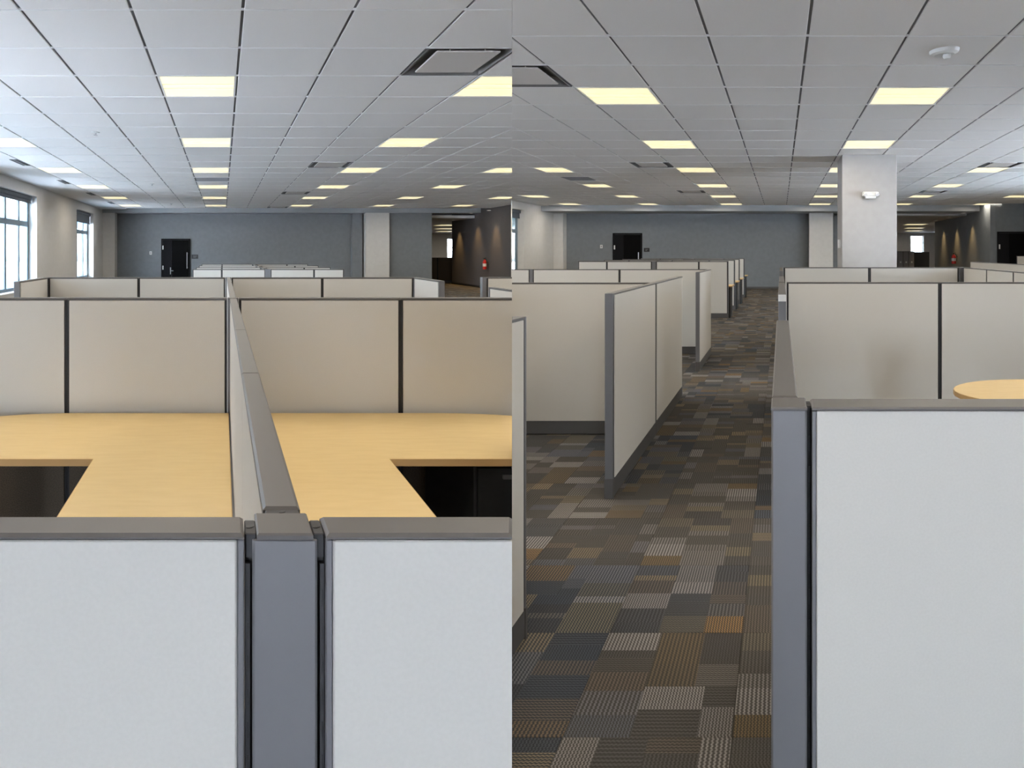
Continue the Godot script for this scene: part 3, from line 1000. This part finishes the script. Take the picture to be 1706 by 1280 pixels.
	desk(WL, pr, top, "pale maple L-shaped desk right of the divider", [[0.56, 0.59, 0.56, 0.95]])
	t = thing("file_pedestal", "black filing pedestal under the right L-shaped desk", "pedestal", at(WL, 1.12, 2.6))
	part(t, "body", slab(WL, rect(0, 0.95, 1.30, 2.34, 2.90), 0.02, top - 0.03), M.frame)
	for k in 3:
		var y: float = [0.03, 0.28, 0.50][k]
		var dr := part(t, "drawer", slab(WL, rect(0, 0.96, 1.29, 2.322, 2.34), y, [0.27, 0.49, 0.69][k], 0.003), M.black)
		if dr:
			part(dr, "handle", slab(WL, rect(0, 1.05, 1.20, 2.312, 2.322), y + 0.15, y + 0.165), M.kick)

func build_right():
	var h := 1.25
	var th := 0.05
	# foreground corner
	var t := thing("panel_post", "blue grey corner post in the right foreground", "panel post", at(WR, 0.014, 1.02))
	part(t, "cover_plate", slab(WR, rect(0, -0.015, 0.0425, 0.998, 1.055, 0.003), 0.0, h - 0.006), M.trim)
	part(t, "top_cap", slab(WR, rect(0, -0.0155, 0.043, 0.9975, 1.0655), h - 0.0055, h, 0.002), M.metal)
	var sl := part(t, "slotted_channel", slab(WR, rect(0, 0.0426, 0.0498, 1.010, 1.05), 0.0, h - 0.004), M.black)
	for k in 24:
		var y := h - 0.05 - k * 0.05
		part(sl, "slot", slab(WR, rect(0, 0.0455, 0.0485, 1.0085, 1.0101), y - 0.025, y), M.frame)
	connector(t, WR, 0.0455, 1.028, 0.0042, 0.016, h)
	connector(t, WR, 0.007, 1.070, 0.020, 0.0045, h)
	panel(WR, 0, 0.05, 1.30, 0.998, 1.055, h, "large pale fabric panel filling the lower right foreground", "panels right of the aisle", {"edge": 0.007, "gap": 0.001, "cap": 0.005})
	# run along the right side of the aisle
	var ar := "panels right of the aisle"
	panel(WR, 1, 1.0755, 2.26, -0.014, 0.0286, h, "nearest panel along the right side of the aisle", ar, {"gap": 0.006, "end1": true})
	panel(WR, 1, 3.694, 5.14, -0.014, 0.033, h, "panel along right side of aisle beyond the first opening", ar, {"end0": true})
	panel(WR, 1, 5.21, 6.43, -0.014, 0.033, h, "panel along right side of aisle behind second right row", ar, {"end1": true})
	panel(WR, 1, 8.3, 10.29, -0.014, 0.033, h, "far panel along the right side of the aisle", ar, {"end0": true})
	var c := thing("end_bracket", "white bracket on the panel end right of the aisle", "bracket", at(WR, 0.0095, 3.67, 1.208))
	part(c, "plate", slab(WR, rect(0, -0.0135, 0.0325, 3.672, 3.679, 0.002), 1.208, 1.248, 0.001), M.plastic)
	# second and third right rows
	panel(WR, 0, 0.05, 1.327, 5.15, 5.20, h, "second right row panel beside the aisle behind the desk", ar, {"gap": 0.016})
	panel(WR, 0, 1.327, 2.62, 5.15, 5.20, h, "second right row panel at the right picture edge", ar, {"gap": 0.016})
	panel(WR, 0, 0.05, 1.48, 10.3, 10.35, h, "third right row panel in front of the big column", ar, {"gap": 0.025, "cap": 0.015})
	panel(WR, 0, 1.48, 2.97, 10.3, 10.35, h, "third right row panel right of the big column", ar, {"gap": 0.025, "cap": 0.015})
	post(WR, 2.98, 3.09, 10.29, 10.36, h, "dark corner post at right end of third right row")
	var ds := [6.9, 8.08, 9.13, 10.28]
	for i in 3:
		panel(WR, 1, ds[i], ds[i + 1], 3.04, 3.09, h, "%s side panel at the right picture edge below the black door" % ORD[i], ar, {"gap": 0.025, "cap": 0.015})
	panel(WR, 1, 11.2, 15.0, 4.6, 4.65, 1.27, "long low panel behind the side panels at right edge", ar, {"gap": 0.02})
	panel(WR, 0, 8.25, 9.6, 21.6, 21.65, 1.37, "tall beige panel in front of the black door at right", ar, {"gap": 0.02})
	# left side of the aisle
	var al := "panels left of the aisle"
	panel(WR, 1, 1.2, 2.40, -1.045, -0.992, h, "panel end at the seam left of the aisle", al, {"end1": true})
	panel(WR, 1, 3.774, 5.07, -1.07, -1.02, h, "nearest beige panel standing free left of the aisle", al, {"end0": true, "gap": 0.035})
	panel(WR, 1, 5.07, 6.43, -1.07, -1.02, h, "beige panel left of aisle joined behind the free end", al, {"gap": 0.035})
	panel(WR, 0, -2.45, -1.085, 5.08, 5.13, h, "white lit cross panel left of the free standing panel", al, {"gap": 0.006})
	panel(WR, 1, 7.79, 9.08, -1.07, -1.02, h, "second free panel left of the aisle, farther away", al, {"end0": true, "gap": 0.035})
	panel(WR, 0, -4.2, -3.69, 9.09, 9.14, h, "cross panel behind the lit panel at the seam", al, {"gap": 0.016})
	post(WR, -3.69, -3.645, 9.085, 9.145, h, "blue grey post behind the white lit panel")
	panel(WR, 0, -3.645, -2.37, 9.09, 9.14, h, "cross panel right of the blue grey post, left of aisle", al, {"gap": 0.016})
	panel(WR, 0, -2.37, -1.075, 9.09, 9.14, h, "cross panel ending at the second free panel by the aisle", al, {"gap": 0.016})
	# far cluster beside the aisle
	var rows := [14.05, 16.1, 17.95, 20.3]
	var rw := ["nearest", "second", "third", "last"]
	for i in 4:
		var d: float = rows[i]
		var parts := [[-4.6, -3.95], [-3.95, -2.93], [-2.83, -1.86], [-1.86, -1.20]]
		for k in 4:
			panel(WR, 0, parts[k][0], parts[k][1], d, d + 0.05, 1.30, "%s panel from left in %s far row beside the aisle" % [ORD[k], rw[i]], "panels of the far cluster beside the aisle", {"gap": 0.02, "cap": 0.02, "end1": k == 3})
		post(WR, -2.925, -2.835, d - 0.002, d + 0.055, 1.30, "wide grey post in the %s far row beside the aisle" % rw[i], "posts of the far cluster beside the aisle")
		if i < 3:
			panel(WR, 1, d + 0.06, rows[i + 1] - 0.01, -2.905, -2.855, 1.30, "spine panel behind the %s far row beside the aisle" % rw[i], "panels of the far cluster beside the aisle", {"gap": 0.02, "cap": 0.02})
		desk(WR, rect(0, -2.85, -1.11, d + 0.07, d + 0.75), 0.733, "desk behind the %s far row beside the aisle" % rw[i], [[-1.19, -1.15, d + 0.09, d + 0.72]])
	# desk with a rounded end
	var pr := [Vector2(2.55, 3.10), Vector2(2.55, 3.73), Vector2(1.42, 3.73)]
	for k in 17:
		var a := k / 16.0 * PI
		pr.append(Vector2(1.42 - 0.455 * sin(a), 3.415 + 0.315 * cos(a)))
	desk(WR, pr, 0.733, "maple desk with rounded end behind the right foreground panel", [[2.4, 2.45, 3.15, 3.7], [1.6, 1.65, 3.2, 3.6]])
	# big column
	var col := structure("column", slab(WR, rect(0, 1.13, 2.145, 11.4, 12.3, 0.012), 0.0, CEIL), M.column_darkened, "big pale square column rising behind the right rows", "column")
	t = thing("emergency_light", "white emergency light on the big pale column", "emergency light", at(WR, 1.65, 11.37, 2.47))
	var el := Geo.new()
	el.block(plan(WR, rect(0, 1.50, 1.80, 11.31, 11.4, 0.02)), 2.53, 2.61, 0.012, 0.01)
	part(t, "housing", el, M.plastic)
	part(t, "lower_shell", slab(WR, rect(0, 1.55, 1.75, 11.32, 11.395, 0.015), 2.485, 2.53, 0.0, 0.015), M.plastic)
	for uu in [1.54, 1.76]:
		var g := Geo.new()
		var q := at(WR, uu, 11.3, 2.57)
		g.bar(q, q + Vector3(0, -0.02, 0.03), 0.03, 14)
		part(t, "lamp_head", g, M.tee)
	t = thing("thermostat", "small white thermostat on the side of the big column", "thermostat", at(WR, 1.11, 11.6, 1.6))
	part(t, "cover", slab(WR, rect(0, 1.085, 1.13, 11.55, 11.75, 0.006), 1.58, 1.74, 0.004, 0.004), M.plastic)

func build_far():
	# corridor of the left wing: dark accent wall lit by small downlights, far hall behind
	structure("wall_corridor", slab(WL, rect(1, 22.0, 29.4, 10.9, 11.1), 0.0, CEIL + 0.13), M.darkaccent, "dark corridor wall with pools of warm light")
	structure("trim_3", slab(WL, rect(1, 22.0, 29.4, 10.885, 10.9), 0.0, 0.09), M.black, "black baseboard of the dark corridor wall")
	structure("ceiling", slab(WL, [Vector2(6.0, 26.75), Vector2(24.0, 26.75), Vector2(24.0, 52.0), Vector2(6.0, 52.0)], 2.98, 3.1), M.white, "low ceiling of the left far hall")
	structure("wall_far", slab(WL, rect(0, 5.0, 17.45, 48.0, 48.3), 0.0, 3.0), M.wall, "pale far wall seen through the corridor opening")
	var g := Geo.new()
	g.block(plan(WL, rect(0, 17.45, 18.0, 48.0, 48.3)), 0.0, 0.7)
	g.block(plan(WL, rect(0, 17.45, 18.0, 48.0, 48.3)), 2.58, 3.0)
	g.block(plan(WL, rect(0, 18.0, 24.0, 48.0, 48.3)), 0.0, 3.0)
	structure("wall_far", g, M.wall, "pale wall around the bright far window of left corridor")
	far_window(WL, 17.45, 18.0, 48.2, 0.7, 2.58, 12, "bright window at the end of the left corridor")
	structure("wall_hall", slab(WL, rect(1, 27.1, 48.0, 5.0, 5.2), 0.0, 3.2), M.wall, "wall closing the left far hall")
	panel(WL, 0, 8.0, 10.6, 30.5, 30.56, 1.24, "dark brown partition left part inside the corridor opening", "dark partitions in the corridor", {"gap": 0.03})
	panel(WL, 0, 10.6, 13.6, 30.5, 30.56, 1.24, "dark brown partition right part inside the corridor opening", "dark partitions in the corridor", {"gap": 0.03})
	for n in ["cubicle_panel_%03d" % (used["cubicle_panel"] - 1), "cubicle_panel_%03d" % used["cubicle_panel"]]:
		for ch in get_node(n).get_children():
			if ch.name.begins_with("fabric_tile"):
				ch.material_override = M.lower
	for i in 3:
		downlight(WL, 10.55, [24.5, 26.25, 28.3][i], 2.98 if i > 1 else 3.16, "%s downlight before the dark corridor wall" % ORD[i], 4.0, 0.0)
	for i in 3:
		var d0: float = [33.0, 38.0, 43.0][i]
		var u0: float = d0 * 0.352
		low_light(WL, u0, u0 + 1.1, d0, d0 + 1.1, 2.98, "%s recessed light in the left far hall" % ORD[i])
	var p := at(WL, 10.72, 25.3, 0.80)
	extinguisher(p, Vector3(1, 0, 0), "red fire extinguisher on the dark corridor wall")
	# right wing
	structure("wall_corridor", slab(WR, rect(1, 22.8, 31.0, 7.73, 7.93), 0.0, CEIL + 0.13), M.accent, "grey corridor wall with soft light right of big column")
	structure("wall_back", slab(WR, rect(0, 7.932, 9.6, 22.8, 23.0), 0.0, CEIL + 0.13), M.accent, "grey wall around the black door at right edge")
	door(WR, 3, 7.98, 9.2, 22.8, 2.26, "black door at the right picture edge")
	structure("ceiling", slab(WR, [Vector2(2.0, 25.7), Vector2(16.0, 25.7), Vector2(16.0, 52.0), Vector2(2.0, 52.0)], 3.02, 3.12), M.white, "low ceiling of the right far hall")
	structure("wall_far", slab(WR, rect(0, 2.0, 10.1, 48.0, 48.3), 0.0, 3.1), M.wall, "pale far wall behind the locker row")
	g = Geo.new()
	g.block(plan(WR, rect(0, 10.1, 11.1, 48.0, 48.3)), 0.0, 1.3)
	g.block(plan(WR, rect(0, 10.1, 11.1, 48.0, 48.3)), 2.80, 3.1)
	g.block(plan(WR, rect(0, 11.1, 16.0, 48.0, 48.3)), 0.0, 3.1)
	structure("wall_far", g, M.wall, "pale wall around the bright far window right of column")
	far_window(WR, 10.1, 11.1, 48.2, 1.3, 2.8, 13, "bright far window right of the big column")
	structure("wall_hall", slab(WR, rect(1, 26.0, 48.0, 3.2, 3.4), 0.0, 3.2), M.wall, "wall closing the right far hall on its left")
	structure("wall_hall", slab(WR, rect(1, 31.0, 48.0, 15.0, 15.2), 0.0, 3.2), M.wall, "wall closing the right far hall on its right")
	structure("wall_hall", slab(WR, rect(0, 7.93, 15.2, 31.0, 31.2), 0.0, 3.2), M.wall, "wall behind the grey corridor wall on the right")
	panel(WR, 0, 6.85, 7.7, 32.0, 32.06, 1.52, "dark partition below the far window right of column", "dark partitions in the corridor", {"gap": 0.03})
	for ch in get_node("cubicle_panel_%03d" % used["cubicle_panel"]).get_children():
		if ch.name.begins_with("fabric_tile"):
			ch.material_override = M.frame
	for k in 3:
		var u0 := 5.68 + k * 0.27
		var t := thing("locker", "%s brown locker right of the big column" % ORD[k], "locker", at(WR, u0 + 0.13, 30.2), "lockers right of the big column")
		part(t, "body", slab(WR, rect(0, u0, u0 + 0.262, 30.0, 30.4), 0.0, 1.55), M.darkaccent)
		var dr := part(t, "locker_door", slab(WR, rect(0, u0 + 0.01, u0 + 0.252, 29.985, 30.0), 0.05, 1.53, 0.002), M.grille)
		part(dr, "knob", slab(WR, rect(0, u0 + 0.10, u0 + 0.17, 29.95, 29.985, 0.01), 0.98, 1.06, 0.01, 0.01), M.plastic)
	for i in 3:
		downlight(WR, 7.4, [25.0, 27.2, 29.4][i], 3.02 if i > 0 else 3.09, "%s downlight before the right corridor wall" % ORD[i], 3.0, 0.0)
	for i in 3:
		var d0: float = [33.0, 38.0, 43.0][i]
		var u0: float = d0 * 0.205
		low_light(WR, u0, u0 + 1.1, d0, d0 + 1.1, 3.02, "%s recessed light in the right far hall" % ORD[i])
	extinguisher(at(WR, 7.56, 27.0, 1.0), Vector3(1, 0, 0), "red fire extinguisher on the grey corridor wall at right")

func low_light(w, u0: float, u1: float, d0: float, d1: float, y: float, label: String):
	var c := at(w, (u0 + u1) / 2, (d0 + d1) / 2, y)
	var t := thing("ceiling_light", label, "ceiling light", c, "recessed lights of the far halls")
	part(t, "frame", slab(w, rect(0, u0, u1, d0, d1), y - 0.012, y), M.tee)
	part(t, "lens", slab(w, rect(0, u0 + 0.04, u1 - 0.04, d0 + 0.04, d1 - 0.04), y - 0.016, y - 0.012), M.lens)
	lamp(c - Vector3(0, 0.03, 0), Vector2(1.0, 1.0), 3.0)

func far_window(w, u0: float, u1: float, d: float, y0: float, y1: float, n: int, label: String):
	var t := thing("window_%d" % n, label, "", at(w, (u0 + u1) / 2, d, y0), "", "structure")
	var f := Geo.new()
	for r in [[u0, u0 + 0.05], [u1 - 0.05, u1]]:
		f.block(plan(w, rect(0, r[0], r[1], d - 0.03, d + 0.03)), y0, y1)
	for y in [y0, lerpf(y0, y1, 0.6), y1 - 0.05]:
		f.block(plan(w, rect(0, u0 + 0.05, u1 - 0.05, d - 0.03, d + 0.03)), y, y + 0.05)
	part(t, "window_frame", f, M.winframe)
	part(t, "pane", slab(w, rect(0, u0 + 0.05, u1 - 0.05, d - 0.004, d + 0.004), y0 + 0.05, y1 - 0.05), M.glass)
